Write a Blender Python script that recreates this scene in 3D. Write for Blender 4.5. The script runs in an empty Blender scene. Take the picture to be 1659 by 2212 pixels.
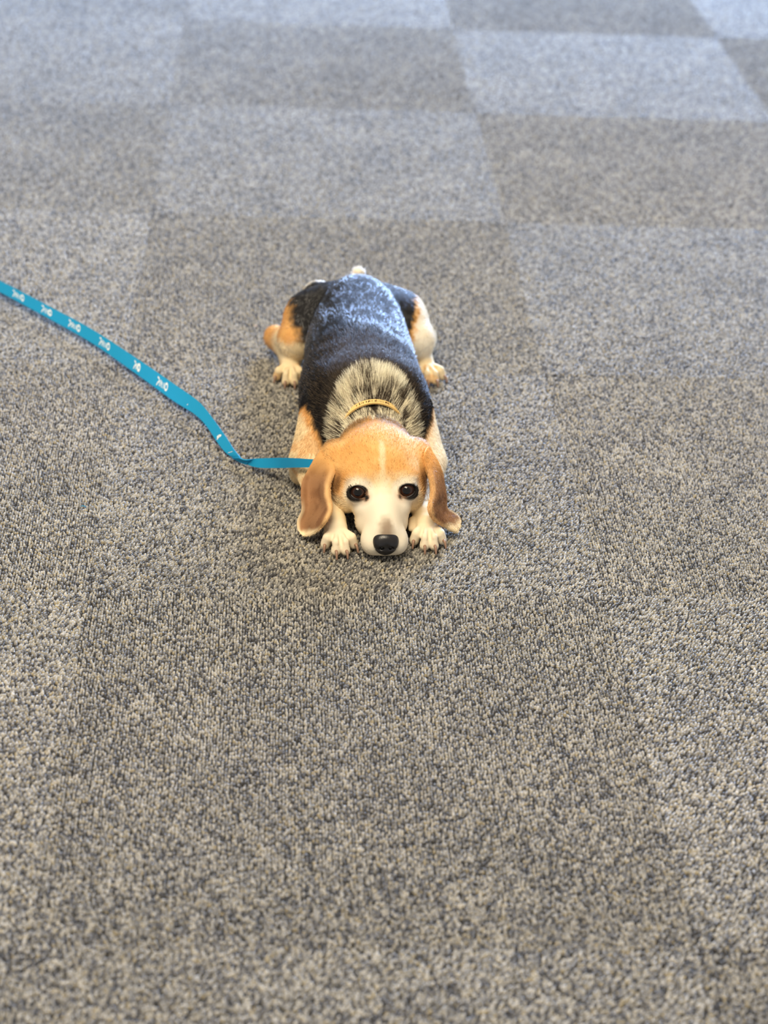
import bpy, math, random
import numpy as np
from mathutils import Vector, Matrix

rng = np.random.default_rng(7)
random.seed(7)
sc = bpy.context.scene
COL = sc.collection
S = math.sin; Cs = math.cos

# ------------------------------------------------------------------ camera
CAM_F, CAM_H, PITCH, ROLL = 4176.3, 1.18651, 0.514278, 0.0508
TILE, YAW = 0.6, 0.067939
CAM = np.array([-0.005703, -1.994359, CAM_H])
cd = bpy.data.cameras.new('camera'); cam = bpy.data.objects.new('camera', cd); COL.objects.link(cam)
cd.sensor_fit = 'VERTICAL'; cd.sensor_height = 24.0; cd.lens = CAM_F / 2212 * 24.0
cd.clip_start = 0.05; cd.clip_end = 60
cam.matrix_world = Matrix.Translation(Vector(CAM)) @ Matrix.Rotation(math.pi/2 - PITCH, 4, 'X') @ Matrix.Rotation(ROLL, 4, 'Z')
cd.dof.use_dof = True; cd.dof.focus_distance = 2.27; cd.dof.aperture_fstop = (cd.lens/1000)/0.016
sc.camera = cam

# ------------------------------------------------------------------ light
sc.view_settings.view_transform = 'Standard'; sc.view_settings.look = 'None'
sc.view_settings.gamma = 1; sc.view_settings.use_curve_mapping = False
sc.view_settings.exposure = 0.0
w = bpy.data.worlds.new('room_light'); sc.world = w; w.use_nodes = True
w.node_tree.nodes['Background'].inputs[0].default_value = (1.0, 0.91, 0.79, 1)
w.node_tree.nodes['Background'].inputs[1].default_value = 0.50

def area(name, loc, target, sx, sy, power, color):
    l = bpy.data.lights.new(name, 'AREA'); l.shape = 'RECTANGLE'; l.size = sx; l.size_y = sy
    l.energy = power; l.color = color
    o = bpy.data.objects.new(name, l); COL.objects.link(o); o.location = loc
    o.rotation_euler = (Vector(target) - Vector(loc)).to_track_quat('-Z', 'Y').to_euler()
    return o
area('window_daylight', (1.5, 4.8, 2.2), (0, 0.5, 0), 1.9, 1.7, 920, (0.42, 0.61, 1.0))
area('ceiling_light', (-0.5, -0.9, 2.7), (0, 0.1, 0), 1.6, 1.0, 96, (1.0, 0.86, 0.64))

# ------------------------------------------------------------------ picking points: pixel of the photo + height above the carpet
_c, _s, _cr, _sr = Cs(PITCH), S(PITCH), Cs(ROLL), S(ROLL)
def at(px, py, z=0.0):
    dx, dy = px - 829.5, py - 1106
    u = (_cr*dx + _sr*dy)/CAM_F; v = (-_sr*dx + _cr*dy)/CAM_F
    r = np.array([u, _c - v*_s, -_s - v*_c]); t = (z - CAM_H)/r[2]
    return CAM + t*r
TH = math.radians(8.0)                                   # the dog lies turned by 8 degrees
def to_dog(p):
    x, y, z = p; return np.array([x*Cs(TH) + y*S(TH), -x*S(TH) + y*Cs(TH), z])
def dog(px, py, z): return to_dog(at(px, py, z))

# ------------------------------------------------------------------ helpers
def mesh_obj(name, V, F, mat=None, parent=None, smooth=True, colors=None):
    me = bpy.data.meshes.new(name)
    V = np.asarray(V, np.float32)
    if isinstance(F, np.ndarray):
        n, k = F.shape
        me.vertices.add(len(V)); me.vertices.foreach_set('co', V.ravel())
        me.loops.add(n*k); me.loops.foreach_set('vertex_index', F.astype(np.int32).ravel())
        me.polygons.add(n); me.polygons.foreach_set('loop_start', np.arange(0, n*k, k, dtype=np.int32))
        me.update(calc_edges=True)
    else:
        me.from_pydata([tuple(map(float, v)) for v in V], [], F); me.update()
    if smooth: me.polygons.foreach_set('use_smooth', np.ones(len(me.polygons), bool))
    if colors is not None:
        a = me.color_attributes.new('coat', 'FLOAT_COLOR', 'POINT')
        a.data.foreach_set('color', np.concatenate([colors, np.ones((len(colors), 1))], 1).astype(np.float32).ravel())
    if mat: me.materials.append(mat)
    o = bpy.data.objects.new(name, me); COL.objects.link(o)
    if parent: o.parent = parent
    return o
def tag(o, label=None, cat=None, group=None, kind=None):
    if label: o['label'] = label
    if cat: o['category'] = cat
    if group: o['group'] = group
    if kind: o['kind'] = kind
    return o
def new_mat(name, base=(.5, .5, .5), rough=.5, spec=.5, **kw):
    m = bpy.data.materials.new(name); m.use_nodes = True
    b = m.node_tree.nodes['Principled BSDF']
    b.inputs['Base Color'].default_value = (*base, 1); b.inputs['Roughness'].default_value = rough
    b.inputs['Specular IOR Level'].default_value = spec
    for k, v in kw.items(): b.inputs[k.replace('_', ' ')].default_value = v
    return m, b, m.node_tree.nodes, m.node_tree.links
def lin(r, g, b): 
    return tuple(((c/255)/12.92 if c/255 <= .04045 else ((c/255 + .055)/1.055)**2.4) for c in (r, g, b))
def sstep(a, b, x):
    t = np.clip((x - a)/(b - a), 0, 1); return t*t*(3 - 2*t)
def catmull(P, n):
    P = np.asarray(P, float); out = []
    Q = np.vstack([2*P[0] - P[1], P, 2*P[-1] - P[-2]])
    for i in range(len(P) - 1):
        p0, p1, p2, p3 = Q[i:i+4]
        for t in np.linspace(0, 1, n, endpoint=False):
            out.append(.5*((2*p1) + (-p0 + p2)*t + (2*p0 - 5*p1 + 4*p2 - p3)*t*t + (-p0 + 3*p1 - 3*p2 + p3)*t**3))
    out.append(P[-1]); return np.array(out)
def vnoise(p, scale, seed=0):                            # value noise on points
    q = p*scale; i = np.floor(q).astype(np.int64); f = q - i; f = f*f*(3 - 2*f)
    def h(a):
        n = (a[:, 0]*73856093) ^ (a[:, 1]*19349663) ^ (a[:, 2]*83492791) ^ (seed*2654435761)
        n = (n ^ (n >> 13))*1274126177 & 0x7fffffff; return ((n ^ (n >> 16)) & 0xffff)/65535.0
    r = 0
    for dx in (0, 1):
        for dy in (0, 1):
            for dz in (0, 1):
                wgt = (f[:, 0] if dx else 1 - f[:, 0])*(f[:, 1] if dy else 1 - f[:, 1])*(f[:, 2] if dz else 1 - f[:, 2])
                r = r + wgt*h(i + np.array([dx, dy, dz]))
    return r

# ------------------------------------------------------------------ floor: carpet tiles laid quarter-turn
fm, fb, _, _ = new_mat('subfloor', lin(60, 58, 55), .9, .1)
floor = mesh_obj('floor', [(-4, -3.5, -.012), (5, -3.5, -.012), (5, 7, -.012), (-4, 7, -.012),
                           (-4, -3.5, -.03), (5, -3.5, -.03), (5, 7, -.03), (-4, 7, -.03)],
                 [(0, 1, 2, 3), (7, 6, 5, 4), (0, 4, 5, 1), (1, 5, 6, 2), (2, 6, 7, 3), (3, 7, 4, 0)], fm, smooth=False)
tag(floor, 'grey carpet-tiled floor', None, None, 'structure')

def pile_mesh():
    # every tuft is a small rounded loop of yarn; rows run along local y
    px, py = 0.0032, 0.0037
    nx, ny = int(TILE/px), int(TILE/py)
    ix, iy = np.meshgrid(np.arange(nx), np.arange(ny), indexing='ij'); ix = ix.ravel(); iy = iy.ravel(); n = len(ix)
    cx = -TILE/2 + (ix + .5)*TILE/nx + rng.normal(0, .0006, n)
    cy = -TILE/2 + (iy + .25 + .5*(ix % 2))*TILE/ny + rng.normal(0, .0008, n)
    cy = np.clip(cy, -TILE/2 + .0006, TILE/2 - .0006); cx = np.clip(cx, -TILE/2 + .0006, TILE/2 - .0006)
    ang = rng.normal(0, .45, n); L = rng.uniform(.0017, .0026, n); W = rng.uniform(.0012, .0020, n); H = rng.uniform(-.0016, .0004, n)
    ca, sa = np.cos(ang), np.sin(ang)
    tmpl = [(0, 0, 0)]
    for k in range(6): a = k*math.pi/3; tmpl.append((math.cos(a)*.68, math.sin(a)*.68, -.0006))
    for k in range(6): a = k*math.pi/3; tmpl.append((math.cos(a), math.sin(a), -.0042))
    T = np.array(tmpl)
    lx, ly = T[None, :, 0]*W[:, None], T[None, :, 1]*L[:, None]
    X = cx[:, None] + lx*ca[:, None] - ly*sa[:, None]; Y = cy[:, None] + lx*sa[:, None] + ly*ca[:, None]
    Z = H[:, None] + T[None, :, 2] - .50*ly*(T[None, :, 2] > -.002)       # the loops lean along the row
    lim = TILE/2 + .0003
    V = np.stack([np.clip(X, -lim, lim), np.clip(Y, -lim, lim), Z], 2).reshape(-1, 3)
    f = []
    for k in range(6): f.append((0, 1 + k, 1 + (k+1) % 6))
    for k in range(6):
        a, b = 1 + k, 1 + (k+1) % 6; f.append((a, a+6, b+6)); f.append((a, b+6, b))
    F = (np.array(f)[None] + (np.arange(n)*13)[:, None, None]).reshape(-1, 3)
    # yarn colours
    pal = np.array([lin(194, 187, 175), lin(168, 162, 152), lin(144, 140, 134), lin(112, 109, 107), lin(66, 64, 65), lin(174, 160, 130)])
    P3 = np.stack([cx, cy, 0*cx], 1)
    drift = vnoise(P3, np.array([330, 110, 1]), 3)*.75 + vnoise(P3, np.array([60, 40, 1]), 4)*.25
    u = np.clip(rng.normal(0, .2, n) + (drift - .5)*.42 + .5, 0, .999)
    idx = np.digitize(u, [.32, .46, .60, .74]); idx = np.array([0, 1, 2, 3, 4])[idx]
    idx = np.where(rng.random(n) < .05, 5, idx)
    c = pal[idx]*rng.uniform(.88, 1.12, (n, 1))*.86*np.array([.98, .995, .985])
    C = np.repeat(c, 13, 0)
    return V, F, C
pm, pb, N, Lk = new_mat('carpet_yarn', rough=.45, spec=.8)
at_ = N.new('ShaderNodeAttribute'); at_.attribute_name = 'coat'
oi = N.new('ShaderNodeObjectInfo')
mr = N.new('ShaderNodeMapRange'); mr.inputs['To Min'].default_value = .93; mr.inputs['To Max'].default_value = 1.07
geo = N.new('ShaderNodeNewGeometry')
big = N.new('ShaderNodeTexNoise'); big.inputs['Scale'].default_value = 6.0; big.inputs['Detail'].default_value = 3
mr2 = N.new('ShaderNodeMapRange'); mr2.inputs['From Min'].default_value = .3; mr2.inputs['From Max'].default_value = .7; mr2.inputs['To Min'].default_value = .9; mr2.inputs['To Max'].default_value = 1.1
mul = N.new('ShaderNodeMath'); mul.operation = 'MULTIPLY'
vm = N.new('ShaderNodeVectorMath'); vm.operation = 'SCALE'
Lk.new(oi.outputs['Random'], mr.inputs['Value']); Lk.new(geo.outputs['Position'], big.inputs['Vector']); Lk.new(big.outputs['Fac'], mr2.inputs['Value'])
Lk.new(mr.outputs[0], mul.inputs[0]); Lk.new(mr2.outputs[0], mul.inputs[1])
Lk.new(at_.outputs['Color'], vm.inputs[0]); Lk.new(mul.outputs[0], vm.inputs['Scale']); Lk.new(vm.outputs[0], pb.inputs['Base Color'])
pb.inputs['Sheen Weight'].default_value = .1; pb.inputs['Sheen Roughness'].default_value = .4
bm_, bb, _, _ = new_mat('tile_backing', lin(48, 47, 46), .95, .1)
pv, pf, pc = pile_mesh()
hw = TILE/2 + .0002
bv = [(sx*hw, sy*hw, z) for z in (-.011, -.0035) for sx, sy in ((-1, -1), (1, -1), (1, 1), (-1, 1))]
bf = [(3, 2, 1, 0), (4, 5, 6, 7)] + [(k, (k+1) % 4, (k+1) % 4 + 4, k + 4) for k in range(4)]
proto = mesh_obj('carpet_tile', bv, bf, bm_, floor, smooth=False)
pile = mesh_obj('pile', pv, pf, pm, proto, smooth=True, colors=pc); pile['kind'] = 'stuff'
ox, oy = 0.3456468, 7.175754
def tile_centre(i, j):                                   # i to the right, j towards the camera
    X = (i + .5 - ox)*TILE; Y = -(j + .5 - oy)*TILE
    c, s = Cs(YAW), S(YAW)
    return (c*X - s*Y + CAM[0], s*X + c*Y + CAM[1])
first = True
for j in range(-4, 7):
    for i in range(-3, 5):
        if first: t, p = proto, pile; first = False
        else:
            t = proto.copy(); COL.objects.link(t); t.parent = floor
            p = pile.copy(); COL.objects.link(p); p.parent = t
        x, y = tile_centre(i, j)
        t.location = (x + random.uniform(-.0006, .0006), y + random.uniform(-.0006, .0006), random.uniform(-.0006, .0002))
        quarter = 0 if (i + j) % 2 == 0 else math.pi/2
        t.rotation_euler = (0, 0, YAW + quarter + random.uniform(-.0006, .0006))

# ================================================================== THE DOG
root = bpy.data.objects.new('beagle', None); COL.objects.link(root)
root.rotation_euler = (0, 0, TH)
tag(root, 'tricolour beagle lying on the carpet with its chin between its front paws', 'dog')

H = 0.0018
X0, Y0, Z0 = -.16, -.045, -.006
NX, NY, NZ = int(.33/H), int(.70/H), int(.175/H)
gx = X0 + np.arange(NX)*H; gy = Y0 + np.arange(NY)*H; gz = Z0 + np.arange(NZ)*H
FAR = .04
class Field:
    def __init__(s): s.g = np.full((NX, NY, NZ), FAR, np.float32)
    def box(s, lo, hi):
        a = np.clip(((np.array(lo) - [X0, Y0, Z0])/H).astype(int), 0, [NX, NY, NZ]); b = np.clip(((np.array(hi) - [X0, Y0, Z0])/H).astype(int) + 2, 0, [NX, NY, NZ])
        sl = tuple(slice(a[i], b[i]) for i in range(3))
        return sl, gx[sl[0]][:, None, None], gy[sl[1]][None, :, None], gz[sl[2]][None, None, :]
    def add(s, sl, d, k, sub=False):
        a = s.g[sl]
        if sub: a2, d = -a, d
        else: a2 = a
        h = np.clip(.5 + .5*(d - a2)/k, 0, 1)
        r = d*(1 - h) + a2*h - k*h*(1 - h)
        s.g[sl] = (-r if sub else r)
    def ell(s, c, r, k=.01, rx=0., rz=0., sub=False):
        c = np.array(c); r = np.array(r, float); m = max(r) + max(k, .006) + .012
        sl, x, y, z = s.box(c - m, c + m)
        x = x - c[0]; y = y - c[1]; z = z - c[2]
        if rz: x, y = x*Cs(rz) + y*S(rz), -x*S(rz) + y*Cs(rz)
        if rx: y, z = y*Cs(rx) + z*S(rx), -y*S(rx) + z*Cs(rx)
        k0 = np.sqrt((x/r[0])**2 + (y/r[1])**2 + (z/r[2])**2) + 1e-6
        k1 = np.sqrt((x/r[0]**2)**2 + (y/r[1]**2)**2 + (z/r[2]**2)**2) + 1e-6
        s.add(sl, k0*(k0 - 1)/k1, k, sub)
    def cone(s, a, b, ra, rb, k=.008, sub=False):
        a = np.array(a, float); b = np.array(b, float); m = max(ra, rb) + max(k, .006) + .008
        sl, x, y, z = s.box(np.minimum(a, b) - m, np.maximum(a, b) + m)
        d = b - a; L2 = d @ d
        t = np.clip(((x - a[0])*d[0] + (y - a[1])*d[1] + (z - a[2])*d[2])/L2, 0, 1)
        dd = np.sqrt((x - a[0] - t*d[0])**2 + (y - a[1] - t*d[1])**2 + (z - a[2] - t*d[2])**2) - (ra + (rb - ra)*t)
        s.add(sl, dd, k, sub)
def union(A, B, k):
    h = np.clip(.5 + .5*(B - A)/k, 0, 1); return B*(1 - h) + A*h - k*h*(1 - h)

# --- trunk
T = Field()
T.ell((-.002, .290, .074), (.080, .115, .072), .02)
T.ell((.006, .400, .074), (.074, .125, .070), .03)
T.ell((.015, .495, .086), (.057, .088, .060), .03)
T.ell((-.050, .236, .078), (.026, .055, .048), .03)
T.ell((.046, .230, .078), (.026, .055, .048), .03)
T.ell((0, .20, .052), (.052, .06, .044), .03)
T.ell((-.001, .232, .098), (.052, .05, .046), .03)
T.ell((0, .15, .066), (.037, .06, .046), .02)
# tail
T.cone((.014, .565, .085), (.020, .600, .098), .014, .010, .012)
T.cone((.020, .600, .098), (.025, .606, .112), .010, .009, .006)
# --- head
HC = -.003
Hd = Field()
Hd.ell((HC, .112, .066), (.054, .056, .049), .012)
Hd.ell((HC, .085, .064), (.053, .046, .045), .018)
for sx in (-1, 1):
    Hd.ell((HC + sx*.027, .062, .078), (.018, .021, .013), .010)        # brow
    Hd.ell((HC + sx*.040, .080, .046), (.017, .033, .026), .016)        # cheek
    Hd.ell((HC + sx*.024, .044, .045), (.012, .016, .014), .008)        # under the eye
Hd.ell((HC, .044, .042), (.028, .036, .026), .012)                       # muzzle root
Hd.ell((HC, .018, .028), (.0240, .034, .0215), .010)                       # muzzle
for sx in (-1, 1):
    Hd.ell((HC + sx*.0148, .004, .0185), (.0140, .019, .0165), .007)     # flews
    Hd.ell((HC + sx*.0185, .036, .026), (.0135, .017, .017), .006)
Hd.ell((HC, .010, .009), (.018, .021, .009), .006)                       # chin
Hd.cone((HC, .058, .066), (HC, .000, .036), .013, .0105, .012)           # bridge of the nose
for sx in (-1, 1): Hd.ell((HC + sx*.050, .102, .074), (.014, .022, .018), .014)
EYE = {-1: np.array([-.0325, .0430, .0640]), 1: np.array([.0265, .0445, .0645])}
ER = .0098
for sx in (-1, 1):
    e = EYE[sx]
    Hd.ell(e + [sx*.0012, -.003, .0], (ER + .0028,)*3, .006)             # lids
    Hd.ell(e + [sx*.001, -.0075, .0035], (.0100, .0080, .0080), .0025, sub=True)
    Hd.ell(e + [-sx*.0085, -.0065, -.004], (.003, .003, .002), .002, sub=True)
Hd.cone((HC, -.012, .012), (HC, -.010, .002), .0012, .0012, .002, sub=True)

for c_ in ((-.057, .112, .080), (.050, .113, .081)): Hd.ell(c_, (.013, .021, .013), .012)   # where the ears spring
# --- legs
def paw(F, tips, wrist, r=.0062, h=.0165, k=.0004, fan=.36):
    """tips: four toe tips left to right; returns where the claws start"""
    tips = [np.array(t, float) for t in tips]; w = np.array(wrist, float)
    mid = sum(tips)/4
    back = w*(1 - fan) + mid*fan*.85 + w*fan*.15
    F.cone(w, [back[0], back[1], .019], 1*.0132, .0138, .006)
    F.ell([*(mid*.42 + w*.58)[:2], .0110], (.0165, .015, .0095), .004)
    out = []
    for t in tips:
        base = t*.26 + np.array([back[0], back[1], 0])*.74; base[2] = .0190
        kn = t*.76 + np.array([back[0], back[1], 0])*.24; kn[2] = h
        tip = t.copy(); tip[2] = r + .0008
        d = (t - base)[:2]; d = d/np.linalg.norm(d); dm = (mid - w)[:2]; d = d + 1.2*dm/np.linalg.norm(dm); d = d/np.linalg.norm(d)
        tp = tip - np.array([*d*r, 0])
        F.cone(base, kn, r*.86, r*1.02, .0022); F.cone(kn, tp, r*1.0, r*1.0, k)
        out.append((tp, d))
    for t0, t1 in zip(tips[:-1], tips[1:]):                                # clefts between the toes
        m0 = (t0 + t1)/2; e = np.array([back[0], back[1], 0]); m1 = m0*.50 + e*.50; mm = m0*.80 + e*.20
        m0[2] = .0120; mm[2] = .0195; m1[2] = .0240
        F.cone(m0, mm, .0027, .0026, .0010, sub=True); F.cone(mm, m1, .0026, .0013, .0012, sub=True)
    return out
claws = []
FL = Field()
FL.cone((-.054, .228, .080), (-.079, .180, .036), .033, .024, .012)
FL.cone((-.079, .180, .034), (-.0725, .115, .026), .022, .017, .010)
FL.cone((-.0725, .115, .026), (-.0595, .050, .022), .017, .0135, .008)
FL.ell((-.091, .180, .017), (.012, .015, .014), .008)
claws += paw(FL, [(-.0738, .0110, 0), (-.0612, -.0045, 0), (-.0486, -.0045, 0), (-.0364, .0105, 0)], (-.0595, .050, .021))
FR = Field()
FR.cone((.050, .222, .078), (.071, .170, .036), .032, .022, .012)
FR.cone((.071, .170, .036), (.060, .110, .027), .020, .017, .010)
FR.cone((.060, .110, .027), (.0515, .058, .022), .017, .0138, .008)
FR.ell((.080, .172, .018), (.012, .015, .014), .008)
claws += paw(FR, [(.0344, .0165, 0), (.0464, .0030, 0), (.0590, .0030, 0), (.0714, .0160, 0)], (.0525, .058, .021))
FR.cone((.036, .048, .020), (.0335, .038, .014), .005, .0035, .004)     # dew claw bump
# hind
def hind(sx, cx, hip, thigh, knee, hock, ank, tips, kr):
    F = Field()
    F.cone(hip, thigh, .046, .042, .012); F.cone(thigh, knee, .040, kr, .016)
    F.cone(knee, hock, kr*.85, .014, .012); F.ell(hock, (.013, .018, .015), .008)
    F.cone(hock, ank, .013, .0125, .008)
    F.cone(knee, ank, kr*.7, .013, .012)
    c = paw(F, tips, ank)
    if sx < 0: F.ell((-.034, .590, .070), (.028, .028, .036), .012)
    return F, c
HL, c1 = hind(-1, 0, (-.018, .530, .082), (-.044, .535, .070), (-.0700, .508, .052), (-.096, .575, .026), (-.078, .512, .021),
              [(-.1020, .4780, 0), (-.0895, .4600, 0), (-.0765, .4590, 0), (-.0640, .4740, 0)], .026)
HR, c2 = hind(1, 0, (.046, .525, .082), (.074, .535, .069), (.0980, .508, .052), (.122, .572, .024), (.108, .512, .021),
              [(.1000, .4740, 0), (.1115, .4590, 0), (.1245, .4590, 0), (.1380, .4740, 0)], .027)
claws += c1 + c2
fields = [T.g, Hd.g, FL.g, FR.g, HL.g, HR.g]
G = union(T.g, Hd.g, .012)
for f, k in ((FL.g, .010), (FR.g, .010)):
    # smooth only against the trunk, crisp against the head
    G = np.minimum(union(T.g, f, k), G)
G = union(G, HL.g, .005); G = union(G, HR.g, .005)
fl = (.0006 - gz)[None, None, :]                                          # flat where it presses the carpet
G = np.maximum(G, fl)
G[0] = G[-1] = .01; G[:, 0] = G[:, -1] = .01; G[:, :, 0] = G[:, :, -1] = .01

def surface_nets(G):
    s = G < 0
    c = [s[i:NX-1+i, j:NY-1+j, k:NZ-1+k] for i in (0, 1) for j in (0, 1) for k in (0, 1)]
    cnt = sum(x.astype(np.uint8) for x in c); act = (cnt > 0) & (cnt < 8)
    idx = np.argwhere(act); vid = np.full(act.shape, -1, np.int64); vid[act] = np.arange(len(idx))
    P = np.zeros((len(idx), 3)); Wt = np.zeros(len(idx))
    cor = [(i, j, k) for i in (0, 1) for j in (0, 1) for k in (0, 1)]
    val = {q: G[idx[:, 0]+q[0], idx[:, 1]+q[1], idx[:, 2]+q[2]].astype(float) for q in cor}
    for a in cor:
        for ax in range(3):
            if a[ax] == 0:
                b = list(a); b[ax] = 1; b = tuple(b)
                m = (val[a] < 0) != (val[b] < 0)
                t = np.where(m, val[a]/np.where(m, val[a] - val[b], 1), 0)
                q = np.array(a, float)[None] + t[:, None]*np.eye(3)[ax][None]
                P += q*m[:, None]; Wt += m
    V = (idx + P/Wt[:, None])*H + np.array([X0, Y0, Z0])
    F = []
    for ax in range(3):
        u, v = [(1, 2), (2, 0), (0, 1)][ax]
        a = np.take(s, range(0, s.shape[ax]-1), ax); b = np.take(s, range(1, s.shape[ax]), ax)
        e = np.argwhere(a != b)
        e = e[(e[:, u] > 0) & (e[:, v] > 0) & (e[:, u] < act.shape[u]) & (e[:, v] < act.shape[v])]
        du = np.eye(3, dtype=int)[u]; dv = np.eye(3, dtype=int)[v]
        q = np.stack([vid[tuple((e - du - dv).T)], vid[tuple((e - dv).T)], vid[tuple(e.T)], vid[tuple((e - du).T)]], 1)
        inside = s[tuple(e.T)]
        q = np.where(inside[:, None], q, q[:, ::-1])
        F.append(q)
    return V, np.concatenate(F)
BV, BF = surface_nets(G)
def sample(F, P):                                        # trilinear field lookup
    q = (P - [X0, Y0, Z0])/H; i = np.clip(np.floor(q).astype(int), 0, [NX-2, NY-2, NZ-2]); f = np.clip(q - i, 0, 1); r = 0
    for dx in (0, 1):
        for dy in (0, 1):
            for dz in (0, 1):
                r = r + (f[:, 0] if dx else 1-f[:, 0])*(f[:, 1] if dy else 1-f[:, 1])*(f[:, 2] if dz else 1-f[:, 2])*F[i[:, 0]+dx, i[:, 1]+dy, i[:, 2]+dz]
    return r
def gradient(F, P):
    g = np.stack([sample(F, P + d) - sample(F, P - d) for d in np.eye(3)*H*.8], 1)
    return g/(np.linalg.norm(g, axis=1, keepdims=True) + 1e-9)
# keep only the main body, no loose bits
# light smoothing of the voxel steps
def smooth(V, F, it=2, lam=.5):
    e = np.concatenate([F[:, [0, 1]], F[:, [1, 2]], F[:, [2, 3]], F[:, [3, 0]]]); n = len(V)
    for _ in range(it):
        A = np.zeros_like(V); W_ = np.zeros(n)
        for a, b in ((0, 1), (1, 0)):
            for c in range(3): A[:, c] += np.bincount(e[:, a], V[e[:, b], c], n)
            W_ += np.bincount(e[:, a], minlength=n)
        V = V*(1 - lam) + lam*A/W_[:, None]
    return V
BV = smooth(BV, BF)

# --- coat colours -----------------------------------------------------------
WHITE = np.array(lin(248, 238, 218)); CREAM = np.array(lin(244, 222, 180)); TAN = np.array(lin(226, 170, 100)); DTAN = np.array(lin(168, 112, 62))
BLACK = np.array(lin(26, 25, 27)); BROWN = np.array(lin(62, 54, 46)); GREY = np.array(lin(150, 140, 124)); DARK = np.array(lin(22, 17, 15)); PINK = np.array(lin(206, 160, 140))
def mix(a, b, t): t = np.asarray(t)[:, None]; return a*(1 - t) + b*t
def part_of(P):
    D = np.stack([sample(f, P) for f in fields], 1); return D.argmin(1), D
def coat(P, soft=None):
    """base colour of the coat at points P (dog frame)"""
    x, y, z = P.T; who, D = part_of(P)
    n1 = vnoise(P, 90, 1) - .5; n2 = vnoise(P, 260, 2) - .5; nn = n1*.7 + n2*.5
    c = np.tile(BLACK, (len(P), 1))
    # neck and ruff
    ruff = sstep(1.05, .86, np.sqrt((x/.054)**2 + ((y - .148)/.068)**2) + nn*.12)*(who != 1)*(y > .12)
    c = mix(c, BROWN, sstep(.36, .27, y)*sstep(.07, .03, np.abs(x)))
    c = mix(c, GREY, ruff*sstep(.045, .07, z + nn*.01))
    c = mix(c, TAN, sstep(.05, .03, z + nn*.01)*(y < .20))
    # tail and buttock
    c = mix(c, WHITE, sstep(.594, .602, y + nn*.01)*(z > .08))
    # belly
    c = mix(c, CREAM, sstep(.022, .012, z)*(who == 0))
    # front legs
    fr = (who == 2) | (who == 3)
    lim = .070 + .35*(y - .19)
    q2 = (np.abs(x) - .064) + (.058 - z)*.55 - np.clip(y - .215, 0, 1)*.8 + nn*.010
    leg = mix(np.tile(BLACK, (len(P), 1)), TAN, sstep(-.006, .002, q2))
    leg = mix(leg, CREAM, sstep(.000, .010, q2)*(1 - .55*sstep(-.05, .2, n1)*(z > .03)*(y > .12)))
    leg = np.where((who == 3)[:, None], mix(leg, WHITE, .8*sstep(-.004, .004, q2)), leg)
    leg = mix(leg, CREAM, sstep(.13, .10, y))
    leg = mix(leg, WHITE, .5*sstep(.05, .02, y))
    c = np.where(fr[:, None], leg, c)
    # hind legs
    for w_, sx, cx in ((4, -1, .013), (5, 1, .013)):
        xx = sx*(x - cx); 
        q = xx - (z - .06)*.30 + nn*.018 - .016       # grows down / out / forward
        lg = np.tile(BLACK, (len(P), 1))
        if sx < 0:
            lg = mix(lg, TAN, sstep(.058, .076, q)); lg = mix(lg, CREAM, sstep(.062, .052, z + nn*.012)*sstep(.066, .078, xx)); 
            lg = mix(lg, TAN, sstep(.53, .56, y)*(z < .055))
        else:
            lg = mix(lg, TAN, sstep(.050, .058, q)); lg = mix(lg, WHITE, sstep(.055, .064, q)); lg = mix(lg, WHITE, sstep(.062, .052, z + nn*.012)*sstep(.066, .078, xx))
        lg = mix(lg, CREAM, sstep(.036, .026, z)*(y < .53)); 
        lg = mix(lg, TAN, .55*sstep(.0, .25, n1)*(z < .025)*(y < .50))
        lg = mix(lg, WHITE, sstep(.588, .596, y + nn*.01)*(z > .05)*(sx < 0))
        c = np.where((who == w_)[:, None], lg, c)
    # head
    ax = np.abs(x - HC)
    h = np.tile(TAN, (len(P), 1))*1.0
    h = mix(h, np.array(lin(234, 184, 115)), sstep(-.2, .3, n1))
    h = mix(h, CREAM, sstep(.006, .001, ax + n2*.004)*sstep(.086, .070, y + nn*.02)*.75)     # blaze
    h = mix(h, CREAM, sstep(.057, .038, y + nn*.012 + (z - .07)*.35))
    h = mix(h, np.array(lin(172, 124, 74)), .85*sstep(.031, .045, ax + nn*.010)*sstep(.035, .05, z)*sstep(.084, .074, z)*sstep(.115, .095, y)*sstep(.052, .066, y)) # temple
    h = mix(h, CREAM, .8*sstep(.052, .040, z + nn*.008)*(ax > .02)*sstep(.10, .08, y))
    h = mix(h, WHITE, .8*sstep(.042, .028, y + nn*.01))
    h = mix(h, np.array(lin(120, 92, 68)), .8*sstep(.014, .002, ax + n2*.002)*sstep(.008, -.008, y + n2*.004)*sstep(.024, .030, z))
    h = mix(h, np.array(lin(150, 118, 84)), .85*sstep(.118, .142, y + nn*.02 + (ax)*.25))
    h = mix(h, GREY*1.2, sstep(.148, .162, y + nn*.01 + ax*.25))
    # lips and eye surrounds
    h = mix(h, DARK, sstep(.0056, .0036, z)*(y < .04)*(ax < .035))
    for sx in (-1, 1):
        e = EYE[sx] + [sx*.0008, -.0045, .001]
        d = np.sqrt(((x - e[0])/1.16)**2 + (y - e[1])**2 + ((z - e[2] + .0006)/1.0)**2)
        h = mix(h, WHITE*.98, .75*sstep(.0225, .015, d))
        h = mix(h, DARK, sstep(.0122, .0110, d))
        t = EYE[sx] + [-sx*.0092, -.0075, -.0052]
        d2 = np.sqrt((x - t[0])**2 + (y - t[1])**2 + (z - t[2])**2)
        h = mix(h, DARK, sstep(.0080, .0062, d2))
        h = mix(h, np.array(lin(190, 146, 112)), .35*sstep(.013, .007, d2)*(d2 > .0065))
        t = EYE[sx] + [sx*.0205, .020, -.001]
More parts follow.
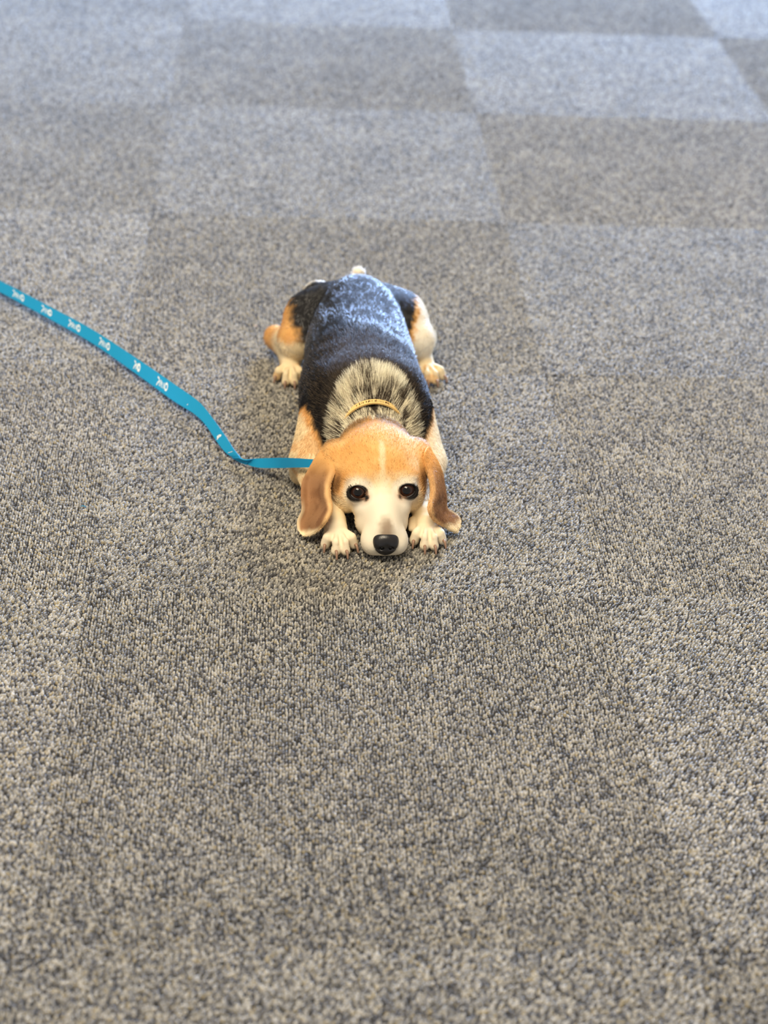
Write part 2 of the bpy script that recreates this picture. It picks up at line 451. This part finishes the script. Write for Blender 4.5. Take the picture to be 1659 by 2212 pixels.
        d3 = np.sqrt((x - t[0])**2 + (y - t[1])**2 + ((z - t[2])*.6)**2)
        h = mix(h, np.array(lin(96, 62, 36)), .7*sstep(.009, .004, d3))
    c = np.where((who == 1)[:, None], h, c)
    return np.clip(c, 0, 1), who
bc, bwho = coat(BV)
cm, cb, N, Lk = new_mat('coat_skin', rough=.75, spec=.25)
a_ = N.new('ShaderNodeAttribute'); a_.attribute_name = 'coat'; Lk.new(a_.outputs['Color'], cb.inputs['Base Color'])
body = mesh_obj('body', BV, BF, cm, root, colors=bc*.92)

# --- ears ---------------------------------------------------------------------
def ear(name, rows, thick=.0032, nu=22, nv=60, conc=.006, side=-1):
    cols = []
    R = np.array([[dog(*p) for p in r] for r in rows])          # rows x cols x 3
    cc = np.array([catmull(R[:, k], 10) for k in range(R.shape[1])])   # cols x nv x 3
    nv = cc.shape[1]; grid = []
    for j in range(nv):
        c = catmull(cc[:, j], 7); grid.append(c)
    Gd = np.array(grid); nu = Gd.shape[1]
    du = np.gradient(Gd, axis=1); dv = np.gradient(Gd, axis=0); n = np.cross(du, dv); n /= np.linalg.norm(n, axis=2, keepdims=True) + 1e-9
    if n[..., 1].mean() > 0: n = -n                              # face the camera side
    u = np.linspace(0, 1, nu); v = np.linspace(0, 1, nv)
    prof = np.sqrt(np.clip(1 - (2*u - 1)**8, 0, 1))[None, :, None]*np.sqrt(np.clip(1 - v**14, 0, 1))[:, None, None]
    A = Gd + n*thick/2*prof; B = Gd - n*thick/2*prof
    V = np.concatenate([A.reshape(-1, 3), B.reshape(-1, 3)]); m = nu*nv; F = []
    q = np.arange(m).reshape(nv, nu)
    f = np.stack([q[:-1, :-1], q[:-1, 1:], q[1:, 1:], q[1:, :-1]], 2).reshape(-1, 4)
    F = [f, f[:, ::-1] + m]
    for bnd in (q[0], q[-1][::-1], q[:, 0][::-1], q[:, -1]):
        F.append(np.stack([bnd[1:], bnd[:-1], bnd[:-1] + m, bnd[1:] + m], 1))
    F = np.concatenate(F)
    V[:, 2] = np.maximum(V[:, 2], .0012)
    uu, vv = np.meshgrid(u, v); uu = np.tile(uu.ravel(), 2); vv = np.tile(vv.ravel(), 2)
    nn = (vnoise(V, 120, 5) - .5)
    col = np.tile(np.array(lin(156, 114, 78)), (len(V), 1))
    col = mix(col, np.array(lin(122, 82, 52)), sstep(-.1, .3, nn)*.7)
    col = mix(col, TAN, sstep(.3, .05, vv))
    edge = np.minimum(uu, 1 - uu)
    col = mix(col, np.array(lin(232, 188, 130)), sstep(.30, .16, uu + nn*.06)*sstep(.1, .25, vv))
    col = mix(col, CREAM*.95, sstep(.12, .03, 1 - uu)*sstep(.4, .7, vv)*.7)
    col = mix(col, CREAM*.95, sstep(.80, .95, vv + nn*.08))
    # orientation check
    o = mesh_obj(name, V, F, cm, root, colors=col)
    o.data.validate()
    return o, V, F, col
EARL = [[(733, 1000, .082), (728, 978, .092), (722, 962, .094), (714, 955, .090), (706, 958, .084)],
        [(724, 1022, .074), (714, 1008, .079), (703, 998, .080), (688, 993, .078), (676, 996, .073)],
        [(715, 1047, .064), (704, 1044, .068), (690, 1042, .060), (670, 1038, .056), (653, 1040, .056)],
        [(715, 1074, .056), (704, 1072, .060), (690, 1072, .048), (668, 1070, .042), (650, 1072, .044)],
        [(719, 1098, .050), (710, 1101, .052), (692, 1102, .040), (670, 1101, .030), (651, 1101, .030)],
        [(709, 1122, .042), (700, 1125, .041), (684, 1126, .030), (662, 1127, .017), (642, 1124, .016)],
        [(692, 1142, .028), (685, 1144, .025), (673, 1145, .016), (658, 1146, .008), (643, 1143, .009)],
        [(670, 1156, .012), (667, 1157, .010), (662, 1158, .007), (656, 1157, .006), (651, 1155, .006)]]
EARR = [[(914, 1000, .082), (915, 980, .092), (920, 968, .093), (924, 966, .090), (928, 970, .084)],
        [(922, 1020, .074), (930, 1006, .080), (940, 1003, .079), (947, 1008, .073), (952, 1016, .067)],
        [(930, 1047, .064), (938, 1042, .070), (947, 1040, .066), (953, 1042, .058), (959, 1047, .051)],
        [(930, 1076, .056), (938, 1071, .061), (947, 1068, .057), (955, 1070, .046), (964, 1074, .038)],
        [(925, 1101, .050), (932, 1097, .053), (941, 1093, .048), (954, 1094, .035), (966, 1097, .025)],
        [(934, 1121, .038), (941, 1119, .037), (951, 1115, .032), (965, 1110, .022), (979, 1107, .015)],
        [(956, 1136, .020), (962, 1134, .020), (972, 1130, .016), (984, 1124, .011), (993, 1119, .010)],
        [(982, 1149, .007), (985, 1149, .007), (989, 1146, .006), (992, 1142, .006), (994, 1138, .006)]]
eL = ear('ear', EARL); eR = ear('ear', EARR)
eL[0].name = 'ear'

# --- eyes ---------------------------------------------------------------------
def uvsphere(c, r, nu=32, nv=20):
    V = [(0, 0, 1)]
    for i in range(1, nv):
        a = math.pi*i/nv
        for j in range(nu): b = 2*math.pi*j/nu; V.append((S(a)*Cs(b), S(a)*S(b), Cs(a)))
    V.append((0, 0, -1)); F = [(0, 1+j, 1+(j+1) % nu) for j in range(nu)]
    for i in range(nv-2):
        for j in range(nu):
            a = 1+i*nu+j; b = 1+i*nu+(j+1) % nu; F.append((a, a+nu, b+nu, b))
    n = len(V)-1; F += [(n, n-nu+(j+1) % nu, n-nu+j) for j in range(nu)]
    return np.array(V)*np.array(r) + np.array(c), F
em, eb, N, Lk = new_mat('eye_gloss', rough=.05, spec=.42)
a2 = N.new('ShaderNodeAttribute'); a2.attribute_name = 'coat'; Lk.new(a2.outputs['Color'], eb.inputs['Base Color'])
lm, lb, _, _ = new_mat('eyelid_skin', lin(28, 20, 18), .45, .5)
camd = to_dog(CAM)
for sx in (-1, 1):
    c = EYE[sx]; V, F = uvsphere((0, 0, 0), (1, 1, 1), 40, 28)
    g = camd - c; g = g/np.linalg.norm(g); g = g + np.array([0, 0, -.10]); g /= np.linalg.norm(g)
    up = np.array([0, 0, 1.0]); r = np.cross(g, up); r /= np.linalg.norm(r); up = np.cross(r, g)
    W = V[:, :1]*r + V[:, 1:2]*up + V[:, 2:3]*g
    ang = np.arccos(np.clip(V[:, 2], -1, 1))
    col = np.tile(np.array(lin(60, 40, 34)), (len(V), 1))
    iris = mix(np.tile(np.array(lin(46, 28, 22)), (len(V), 1)), np.array(lin(88, 54, 38)), np.clip((-V[:, 1])*1.4, 0, 1))
    col = np.where((ang < .92)[:, None], iris, col); col = np.where((ang < .50)[:, None], np.array(lin(10, 8, 8)), col)
    col = np.where(((ang > .90) & (ang < 1.0))[:, None], np.array(lin(18, 12, 10)), col)
    o = mesh_obj('eye', c + W*ER, F, em, root, colors=col)
    # dark lid rim hugging the ball
    rim = []; nseg = 40
    for k in range(nseg):
        a = 2*math.pi*k/nseg
        ca, sa = Cs(a), S(a)
        rx = .0098*(1.0 + (.12 if ca*-sx > 0 else 0)*abs(ca)**3); ry = .0084
        p = r*ca*rx*1.0 + up*(sa*ry - ca*sx*.0012*(1)) 
        dep = math.sqrt(max((ER*1.06)**2 - p @ p, 1e-8)) if p @ p < (ER*1.06)**2 else 0
        rim.append(c + p + g*max(dep, .0016))
    rim = np.array(rim); V2 = []; F2 = []; m = 8
    for k in range(nseg):
        t = rim[(k+1) % nseg] - rim[k-1]; t /= np.linalg.norm(t); o1 = rim[k] - c; o1 -= t*(o1 @ t); o1 /= np.linalg.norm(o1); o2 = np.cross(t, o1)
        for q in range(m):
            b = 2*math.pi*q/m; V2.append(rim[k] + (o1*Cs(b)*1.0 + o2*S(b)*1.25)*.0014)
    for k in range(nseg):
        for q in range(m):
            F2.append((k*m+q, ((k+1) % nseg)*m+q, ((k+1) % nseg)*m+(q+1) % m, k*m+(q+1) % m))
    mesh_obj('eyelid', V2, F2, lm, o)

# --- nose -----------------------------------------------------------------------
class Small(Field): pass
def local_net(build, lo, hi, h):
    global H, X0, Y0, Z0, NX, NY, NZ, gx, gy, gz
    old = (H, X0, Y0, Z0, NX, NY, NZ, gx, gy, gz)
    H = h; X0, Y0, Z0 = lo; NX, NY, NZ = [int((b - a)/h) for a, b in zip(lo, hi)]
    gx = X0 + np.arange(NX)*H; gy = Y0 + np.arange(NY)*H; gz = Z0 + np.arange(NZ)*H
    F = Field(); build(F); V, Q = surface_nets(F.g)
    H, X0, Y0, Z0, NX, NY, NZ, gx, gy, gz = old
    return smooth(V, Q, 2), Q
NC = np.array([HC - .0005, -.0115, .0252])
def nose_shape(F):
    F.ell(NC + [0, .001, .0036], (.0150, .0105, .0098), .003)
    for sx in (-1, 1):
        F.ell(NC + [sx*.0072, -.001, -.001], (.0078, .0088, .0088), .004)
    F.ell(NC + [0, -.0005, -.0084], (.0108, .0086, .0076), .005)
    for sx in (-1, 1):
        F.ell(NC + [sx*.0062, -.0095, -.0035], (.0028, .0045, .0024), .0014, rz=sx*.5, sub=True)
        F.cone(NC + [sx*.0085, -.0085, -.0055], NC + [sx*.0125, -.004, -.0065], .0011, .0009, .001, sub=True)
    F.cone(NC + [0, -.0105, -.001], NC + [0, -.0095, -.014], .0005, .0007, .0008, sub=True)
nv_, nq_ = local_net(nose_shape, (HC-.02, -.03, .004), (HC+.02, .006, .042), .0006)
nm, nb, N, Lk = new_mat('nose_leather', lin(26, 24, 26), .32, .55)
vo = N.new('ShaderNodeTexVoronoi'); vo.inputs['Scale'].default_value = 900; bp = N.new('ShaderNodeBump'); bp.inputs['Strength'].default_value = .12; bp.inputs['Distance'].default_value = .0006
tc = N.new('ShaderNodeTexCoord'); Lk.new(tc.outputs['Object'], vo.inputs['Vector']); Lk.new(vo.outputs['Distance'], bp.inputs['Height']); Lk.new(bp.outputs['Normal'], nb.inputs['Normal'])
mesh_obj('nose', nv_, nq_, nm, root)

# --- claws ----------------------------------------------------------------------
def tube(path, rad, m=8, cap=True):
    path = np.asarray(path, float); V = []; F = []; n = len(path)
    for i, p in enumerate(path):
        t = path[min(i+1, n-1)] - path[max(i-1, 0)]; t /= np.linalg.norm(t) + 1e-12
        a = np.cross(t, [0, 0, 1]); 
        if np.linalg.norm(a) < 1e-4: a = np.array([1., 0, 0])
        a /= np.linalg.norm(a); b = np.cross(a, t)
        for k in range(m): q = 2*math.pi*k/m; V.append(p + (a*Cs(q) + b*S(q))*rad[i])
    for i in range(n-1):
        for k in range(m): F.append((i*m+k, i*m+(k+1) % m, (i+1)*m+(k+1) % m, (i+1)*m+k))
    F.append(tuple(range(m))[::-1]); F.append(tuple(range((n-1)*m, n*m)))
    return np.array(V), F
clm, clb, _, _ = new_mat('claw_horn', lin(150, 118, 98), .35, .5)
for tp, d in claws:
    d3 = np.array([d[0], d[1], 0]); L_ = random.uniform(.0078, .0094)
    p0 = tp + d3*.004 + [0, 0, .0022]; p1 = p0 + d3*L_*.42 + [0, 0, .0003]; p2 = p0 + d3*L_*.78 + [0, 0, -.0032]; p3 = p0 + d3*L_*.98 + [0, 0, -.0072]
    pth = catmull([p0, p1, p2, p3], 4); pth[:, 2] = np.maximum(pth[:, 2], .0012)
    V, F = tube(pth, np.linspace(.0022, .0011, len(pth)), 8)
    mesh_obj('claw', V, F, clm, root)

# --- fur --------------------------------------------------------------------------
def tri_normals(V, F):
    n = np.cross(V[F[:, 2]] - V[F[:, 0]], V[F[:, 3]] - V[F[:, 1]]); a = np.linalg.norm(n, axis=1); return n/(a[:, None] + 1e-12), a/2
def scatter(V, F, count, wfun):
    n, a = tri_normals(V, F); c = V[F].mean(1)
    w_ = a*wfun(c, n); w_ /= w_.sum()
    i = rng.choice(len(F), count, p=w_); u = rng.random((count, 1)); v = rng.random((count, 1)); q = V[F[i]]
    p = (q[:, 0]*(1-u) + q[:, 1]*u)*(1-v) + (q[:, 3]*(1-u) + q[:, 2]*u)*v
    return p, n[i], i
def unit(v): return v/(np.linalg.norm(v, axis=1, keepdims=True) + 1e-9)
P_all, C_all, G_all = [], [], []
def grow(p, n, flow, length, lift, colr, rough=.18, gloss=.35):
    m = len(p)
    f = flow - n*(flow*n).sum(1, keepdims=True); f = unit(f)
    f = unit(f + rng.normal(0, rough, (m, 3)))
    lift = np.asarray(lift).reshape(-1, 1)*np.ones((m, 1)); length = np.asarray(length).reshape(-1, 1)*np.ones((m, 1))
    length = length*rng.uniform(.7, 1.2, (m, 1))
    d0 = unit(f*(1 - lift) + n*lift); d1 = unit(f*(1 - lift*.5) + n*lift*.5); d2 = unit(f*(1 - lift*.15) + n*lift*.15)
    a = p - n*.0006; b = a + d0*length/3; c = b + d1*length/3; d = c + d2*length/3
    q = np.stack([a, b, c, d], 1); q[..., 2] = np.maximum(q[..., 2], .0008)
    P_all.append(q); C_all.append(colr); G_all.append(np.ones(m)*gloss)
def body_weight(c, n):
    w_ = np.ones(len(c))*(c[:, 2] > .002)*(n[:, 2] > -.75)
    w_ *= np.where((c[:, 1] < .17), 2.6, 1.0)               # head and front paws denser
    w_ *= np.where((c[:, 1] > .17) & (c[:, 1] < .27) & (c[:, 2] > .05), 1.9, 1.0)
    # not on the eyeballs or inside the lids
    for sx in (-1, 1):
        e = EYE[sx]; d = np.linalg.norm(c - (e + [0, -.005, .001]), axis=1); w_ *= (d > .0115)
    d = np.linalg.norm((c - NC)/np.array([.0135, .013, .0135]), axis=1); w_ *= (d > 1.0)
    return w_
NH = 230000
p, n, _ = scatter(BV, BF, NH, body_weight)
n = -gradient(G, p)*-1
colr, who = coat(p)
x, y, z = p.T
flow = np.tile(np.array([0, 1.0, -.12]), (NH, 1)); flow[:, 0] = (x)*4*(y > .17)
length = np.full(NH, .0080); lift = np.full(NH, .07); fr_ = (y < .37) & (who != 1); lift[fr_] = .07 + .25*sstep(.38, .30, y[fr_]); length[fr_] = .010
# head: from the nose backwards, fanning out over the brow
hd = who == 1
flow[hd] = np.stack([(x[hd] - HC)*9, np.ones(hd.sum()), .35*np.ones(hd.sum())], 1)
length[hd] = .0042 + .0035*sstep(.06, .15, y[hd]); lift[hd] = .16
back = hd & (y > .135); length[back] = .011; lift[back] = .38
muz = hd & (y < .035); length[muz] = .0024; lift[muz] = .05
# ruff
rq = np.sqrt((x/.054)**2 + ((y - .148)/.068)**2); rf = (who != 1) & (who < 4) & (y > .135) & (rq < 1.05) & (z > .05)
tt = sstep(1.15, .85, rq)*sstep(.150, .175, y)
flow[rf] = np.stack([x[rf]*9, np.ones(rf.sum())*.8, (z[rf] - .06)*6], 1)
length[rf] = .010 + .011*tt[rf]; lift[rf] = .22 + .34*tt[rf]
# legs
fl_ = ((who == 2) | (who == 3)); flow[fl_] = np.where((y[fl_] > .15)[:, None], np.array([[0, -.1, -1.]]), np.array([[0, -1., -.25]]))
length[fl_] = .0055; pw = fl_ & (y < .07); length[pw] = .0020; lift[pw] = .04
hl_ = (who >= 4); flow[hl_] = np.where((y[hl_] > .50)[:, None], np.array([[0, .2, -1.]]), np.array([[0, -.9, -.6]])); length[hl_] = .0065
hp = hl_ & (y < .50) & (z < .03); length[hp] = .0022; lift[hp] = .04
# ticked hairs in the ruff: cream, grey and dark ones side by side
r_ = rng.random(NH); clump = vnoise(p, np.array([150, 60, 150]), 9)
rr = np.where(rf & (colr.max(1) > .10))[0]
tick = np.clip(r_[rr]*.55 + clump[rr]*.75, 0, 1)
dk = sstep(.215, .185, y[rr])*sstep(.045, .015, np.abs(x[rr]))*.22
cc = np.where((tick < .34 + dk)[:, None], np.array(lin(44, 38, 34)), np.where((tick < .50 + dk)[:, None], np.array(lin(128, 116, 100)), np.array(lin(246, 236, 208))))
colr[rr] = cc
bk = np.where(hd & (y > .14))[0]; sel = rng.random(len(bk)) < .45; colr[bk[sel]] = np.array(lin(225, 214, 196)); sel = rng.random(len(bk)) < .2; colr[bk[sel]] = np.array(lin(70, 56, 44))
# a few dark hairs on the forehead
fh = np.where(hd & (y > .05) & (y < .14) & (z > .07))[0]; sel = rng.random(len(fh)) < .02; colr[fh[sel]] *= .25
brn = np.where((who == 0) & (y < .36) & (colr.max(1) < .12))[0]; sel = rng.random(len(brn)) < .3; colr[brn[sel]] = np.array(lin(96, 84, 70))*rng.uniform(.5, 1, (sel.sum(), 1))
colr = colr*rng.uniform(.78, 1.18, (NH, 1))
# window sheen shaped into the hair gloss over loin, rump and right side, duller undercoat showing at the withers; loose clumps
q1 = vnoise(p, np.array([70, 45, 70]), 21); q2_ = vnoise(p, np.array([260, 120, 260]), 22)
tr = (who == 0) | (who > 3)
sheen_mask = sstep(.345, .385, y + (q1 - .5)*.06 + x*.5)*tr
gloss = .10 + 1.1*sheen_mask*sstep(.25, .60, q1*.5 + q2_*.25 + rng.random(NH)*.25)
lift = lift + np.where(tr, .06*sstep(.5, .75, q2_), 0)
flow[:, 0] += np.where(tr, (q1 - .5)*.5 + (q2_ - .5)*.25, 0)
gloss = np.where(tr, gloss, .22)
grow(p, n, flow, length, lift, colr, .14, gloss)
# ears
for (o, V, F, col) in (eL, eR):
    k = 11000; p2, n2, i2 = scatter(V, F, k, lambda c, n: np.ones(len(c)))
    cf = col[F[i2]].mean(1)*rng.uniform(.8, 1.18, (k, 1))
    cen = V.mean(0); 
    fl2 = np.tile(np.array([0, -.35, -1.0]), (k, 1))
    grow(p2, n2, fl2, .0032, .07, cf, .15)
HP = np.concatenate(P_all); HCo = np.clip(np.concatenate(C_all), 0, 1); NT = len(HP)
hc = bpy.data.hair_curves.new('fur'); hc.add_curves([4]*NT)
hc.attributes['position'].data.foreach_set('vector', HP.astype(np.float32).ravel())
ra = hc.attributes.get('radius') or hc.attributes.new('radius', 'FLOAT', 'POINT')
ra.data.foreach_set('value', np.tile(np.array([.00019, .00017, .00013, .00003], np.float32), NT))
ca = hc.attributes.new('coat', 'FLOAT_COLOR', 'CURVE'); ca.data.foreach_set('color', np.concatenate([HCo, np.ones((NT, 1))], 1).astype(np.float32).ravel())
ga = hc.attributes.new('gloss', 'FLOAT', 'CURVE'); ga.data.foreach_set('value', np.concatenate(G_all).astype(np.float32))
hm, hb, N, Lk = new_mat('fur_hair', rough=.24, spec=.75)
g3 = N.new('ShaderNodeAttribute'); g3.attribute_name = 'gloss'; Lk.new(g3.outputs['Fac'], hb.inputs['Specular IOR Level'])
sb = N.new('ShaderNodeMath'); sb.operation = 'SUBTRACT'; sb.use_clamp = True; sb.inputs[1].default_value = .3
Lk.new(g3.outputs['Fac'], sb.inputs[0]); Lk.new(sb.outputs[0], hb.inputs['Coat Weight']); hb.inputs['Coat Roughness'].default_value = .22; hb.inputs['Coat IOR'].default_value = 1.5
a3 = N.new('ShaderNodeAttribute'); a3.attribute_name = 'coat'; Lk.new(a3.outputs['Color'], hb.inputs['Base Color'])
hc.materials.append(hm)
fur = bpy.data.objects.new('fur', hc); COL.objects.link(fur); fur.parent = root; fur['kind'] = 'stuff'

# ================================================================== leash and collar
def strip(name, rows, mat, thick, parent=None, n=12):
    """rows: (edge point a, edge point b) pairs in world space"""
    A = catmull([r[0] for r in rows], n); B = catmull([r[1] for r in rows], n); m = len(A)
    t = np.gradient((A+B)/2, axis=0); w_ = B - A; nn = unit(np.cross(t, w_)); nn = nn*np.sign(nn[:, 2:3])
    V = np.concatenate([A, B, B - nn*thick, A - nn*thick]); F = []
    for i in range(m-1):
        for k in range(4):
            a = k*m + i; b = ((k+1) % 4)*m + i; F.append((a, b, b+1, a+1))
    F.append((0, 3*m, 2*m, m)); F.append((m-1, 2*m-1, 3*m-1, 4*m-1))
    return mesh_obj(name, V, F, mat, parent, smooth=False), A, B, nn
lm_, lb_, N, Lk = new_mat('leash_webbing', lin(20, 146, 194), .55, .25)
wv = N.new('ShaderNodeTexNoise'); wv.inputs['Scale'].default_value = 900; bp = N.new('ShaderNodeBump'); bp.inputs['Strength'].default_value = .25; bp.inputs['Distance'].default_value = .0005
Lk.new(wv.outputs['Fac'], bp.inputs['Height']); Lk.new(bp.outputs['Normal'], lb_.inputs['Normal'])
LE = [((-40, 588, .024), (-40, 612, .015)), ((0, 606, .023), (0, 631, .014)), ((100, 658, .021), (98, 684, .012)), ((200, 712, .019), (197, 740, .009)),
      ((300, 777, .018), (295, 808, .008)), ((380, 832, .017), (372, 864, .007)), ((430, 868, .018), (418, 893, .008)), ((459, 903, .015), (444, 918, .007)),
      ((488, 944, .013), (469, 955, .004)), ((506, 972, .011), (488, 978, .003)), ((525, 991, .012), (510, 992, .003)),
      ((560, 990, .018), (550, 1009, .006)), ((600, 989, .034), (600, 1011, .022)), ((640, 990, .056), (640, 1010, .045)), ((680, 992, .070), (676, 1009, .060)),
      ]
def from_dog(x, y, z): return np.array([x*Cs(TH) - y*S(TH), x*S(TH) + y*Cs(TH), z])
rows = [(at(*a), at(*b)) for a, b in LE] + [(from_dog(-.064, .138, .064), from_dog(-.068, .130, .056)), (from_dog(-.048, .160, .062), from_dog(-.052, .152, .054))]
leash, LA, LB, LN = strip('leash', rows, lm_, .0016)
tag(leash, 'long turquoise blue webbing leash with white print, running to the dog', 'leash')
wm, wb, _, _ = new_mat('leash_print', lin(240, 244, 240), .6, .3)
Lm = (LA + LB)/2; arc = np.concatenate([[0], np.cumsum(np.linalg.norm(np.diff(Lm, axis=0), axis=1))])
def nearest_s(px, py):
    q = np.array([proj_px(p) for p in Lm]); return arc[np.argmin(((q - [px, py])**2).sum(1))]
def proj_px(p):
    d_ = p - CAM; dep = d_[1]*_c - d_[2]*_s; x_, y_ = CAM_F*d_[0]/dep, -CAM_F*(d_[1]*_s + d_[2]*_c)/dep
    return (829.5 + _cr*x_ - _sr*y_, 1106 + _sr*x_ + _cr*y_)
def on_leash(s, t):                                       # s along, t 0 (upper edge) .. 1
    i = np.clip(np.searchsorted(arc, s) - 1, 0, len(arc) - 2); f = (s - arc[i])/(arc[i+1] - arc[i])
    a = LA[i]*(1-f) + LA[i+1]*f; b = LB[i]*(1-f) + LB[i+1]*f; nn = LN[i]
    return a*(1-t) + b*t + nn*.0004
def stroke(pts, wd, s0):                                  # polyline in (s mm, t)
    V = []; F = []
    P_ = [np.array(p, float) for p in pts]
    for i, p in enumerate(P_):
        d = P_[min(i+1, len(P_)-1)] - P_[max(i-1, 0)]; d = d*np.array([1, 12]); d /= np.linalg.norm(d) + 1e-9
        nrm = np.array([-d[1], d[0]])*wd/2
        for sg in (1, -1): V.append(on_leash(s0 + (p[0] + sg*nrm[0])/1000, np.clip(p[1] + sg*nrm[1]/12, .05, .95)))
    for i in range(len(P_)-1): F.append((2*i, 2*i+1, 2*i+3, 2*i+2))
    return V, F
def printed(px, py, glyphs, k=1.0):
    glyphs = [([(a*k, b) for a, b in g], wd) for g, wd in glyphs]
    s0 = nearest_s(px, py); V = []; F = []
    for g, wd in glyphs:
        v, f = stroke(g, wd, s0); b = len(V); V += v; F += [tuple(b + q for q in ff) for ff in f]
    mesh_obj('printed_mark', V, F, wm, leash, smooth=False)
def blob(c, rs, rt, n=14): return [[(c + rs*Cs(a)*.5, .5 + rt*S(a)*.5) for a in np.linspace(0, 2*math.pi, n+1)], max(rs, 1.0)*.75]
word = [([(0, .25), (2.2, .3), (3, .45), (1.2, .6), (0, .8)], 1.3), ([(3.8, .35), (4.6, .75)], 1.2), ([(5.6, .3), (6.4, .7), (7.2, .35)], 1.2), ([(8.0, .4), (8.4, .75)], 1.2)]
def solid(c, rs, rt): return [([(c - rs, .5), (c + rs, .5)], rt*12)]
MK = [(28, 632), (90, 665), (150, 700), (218, 740), (290, 787), (345, 822)]
for k, (mx, my) in enumerate(MK):
    ring = [([(15 + 2.0*Cs(a), .5 + .22*S(a)) for a in np.linspace(0, 2*math.pi, 13)], 1.5)]
    dot = [([(11.0, .35), (11.3, .72)], 1.4)]
    if k == 4: ring = [([(9.5 + 2.0*Cs(a), .5 + .22*S(a)) for a in np.linspace(0, 2*math.pi, 13)], 1.9)]; printed(mx, my, word[:3] + ring, 1.3)
    elif k == 1: printed(mx, my, word + [([(10.5 + 1.7*Cs(a), .5 + .2*S(a)) for a in np.linspace(0, 2*math.pi, 13)], 1.6)], 1.9)
    else: printed(mx, my, word + dot + ring, 1.55)
printed(480, 940, [([(-1.6 + 1.7*Cs(a), .5 + .17*S(a)) for a in np.linspace(0, 2*math.pi, 13)], 2.0), ([(-.5, .62), (2.8, .86)], 1.5)])
printed(502, 972, [([(0, .25), (0, .80)], .9)])
printed(408, 866, [([(0, .68), (0.8, .72)], 1.2)])

# collar
colm, colb, N, Lk = new_mat('collar_strap', lin(240, 202, 130), .5, .4)
CC = np.array([-.001, .178, .070]); V = []; F = []
n1 = 72
tilt = .30
for k in range(n1):
    a = 2*math.pi*k/n1
    p = np.array([.0385*Cs(a), 0, .0475*S(a)])
    rad = unit(np.array([[Cs(a), 0, S(a)]]))[0]
    axv = np.array([0, 1, 0.0])
    for (dy, dr) in ((-.0034, 0), (.0034, 0), (.0034, .0020), (-.0034, .0020)):
        q = p + axv*dy + rad*(dr + .004)
        q = np.array([q[0], q[1]*Cs(tilt) - q[2]*S(tilt)*.6, q[2]*Cs(tilt*.3) + q[1]*S(tilt)])
        V.append(q + CC)
for k in range(n1):
    for c in range(4): F.append((k*4+c, k*4+(c+1) % 4, ((k+1) % n1)*4+(c+1) % 4, ((k+1) % n1)*4+c))
V = np.array(V); V[:, 2] = np.maximum(V[:, 2], .002)
collar = mesh_obj('collar', V, F, colm, None, smooth=False)
collar.rotation_euler = (0, 0, TH)
tag(collar, 'yellow strap collar around the neck of the dog, mostly hidden in the ruff', 'collar')
inkm, _, _, _ = new_mat('collar_ink', lin(70, 46, 26), .6, .2)
def on_collar(a, t):
    k = a/(2*math.pi)*n1; i = int(k) % n1; f = k - int(k)
    o1 = V[i*4+3]*(1-f) + V[((i+1) % n1)*4+3]*f; o2 = V[i*4+2]*(1-f) + V[((i+1) % n1)*4+2]*f
    rad = unit(np.array([[Cs(a), 0, S(a)]]))[0]
    return o1*(1-t) + o2*t + rad*.0004
lv, lf = [], []
pos = math.radians(120)
while pos > math.radians(66):                             # worn print, too small to read: short upright and slanted ticks
    for t0, t1 in ((.25, .75),):
        b = len(lv); wd = math.radians(random.choice((.7, 1.1, 1.6))); sl = math.radians(random.uniform(-1.4, 1.4)); t0 += random.uniform(-.06, .1); t1 += random.uniform(-.15, .06)
        for (a_, t_) in ((pos, t0), (pos - wd, t0), (pos - wd + sl, t1), (pos + sl, t1)): lv.append(on_collar(a_, t_))
        lf.append((b, b+1, b+2, b+3))
    pos -= math.radians(random.choice((2.4, 2.8, 3.2, 5.0)))
mesh_obj('lettering', lv, lf, inkm, collar, smooth=False)

# ================================================================== lint on the carpet
def lint(name, px, py, L_, W_, colr, label):
    c = at(px, py, .001); pts = [c + np.array([-L_/2 + L_*t, .0008*S(6*t), .0008 + .0012*S(3.1*t)]) for t in np.linspace(0, 1, 7)]
    V, F = tube(pts, [W_*q for q in (.5, .9, 1, .8, 1, .8, .4)], 6)
    m, _, _, _ = new_mat(name + '_fibre', colr, .8, .2)
    tag(mesh_obj(name, V, F, m), label, 'lint')
lint('lint', 181, 1096, .007, .0007, lin(40, 130, 165), 'tiny blue thread of lint on the carpet left of the dog')
lint('crumb', 553, 706, .0035, .0011, lin(215, 190, 175), 'tiny pale crumb on the carpet beside the hind leg of the dog')
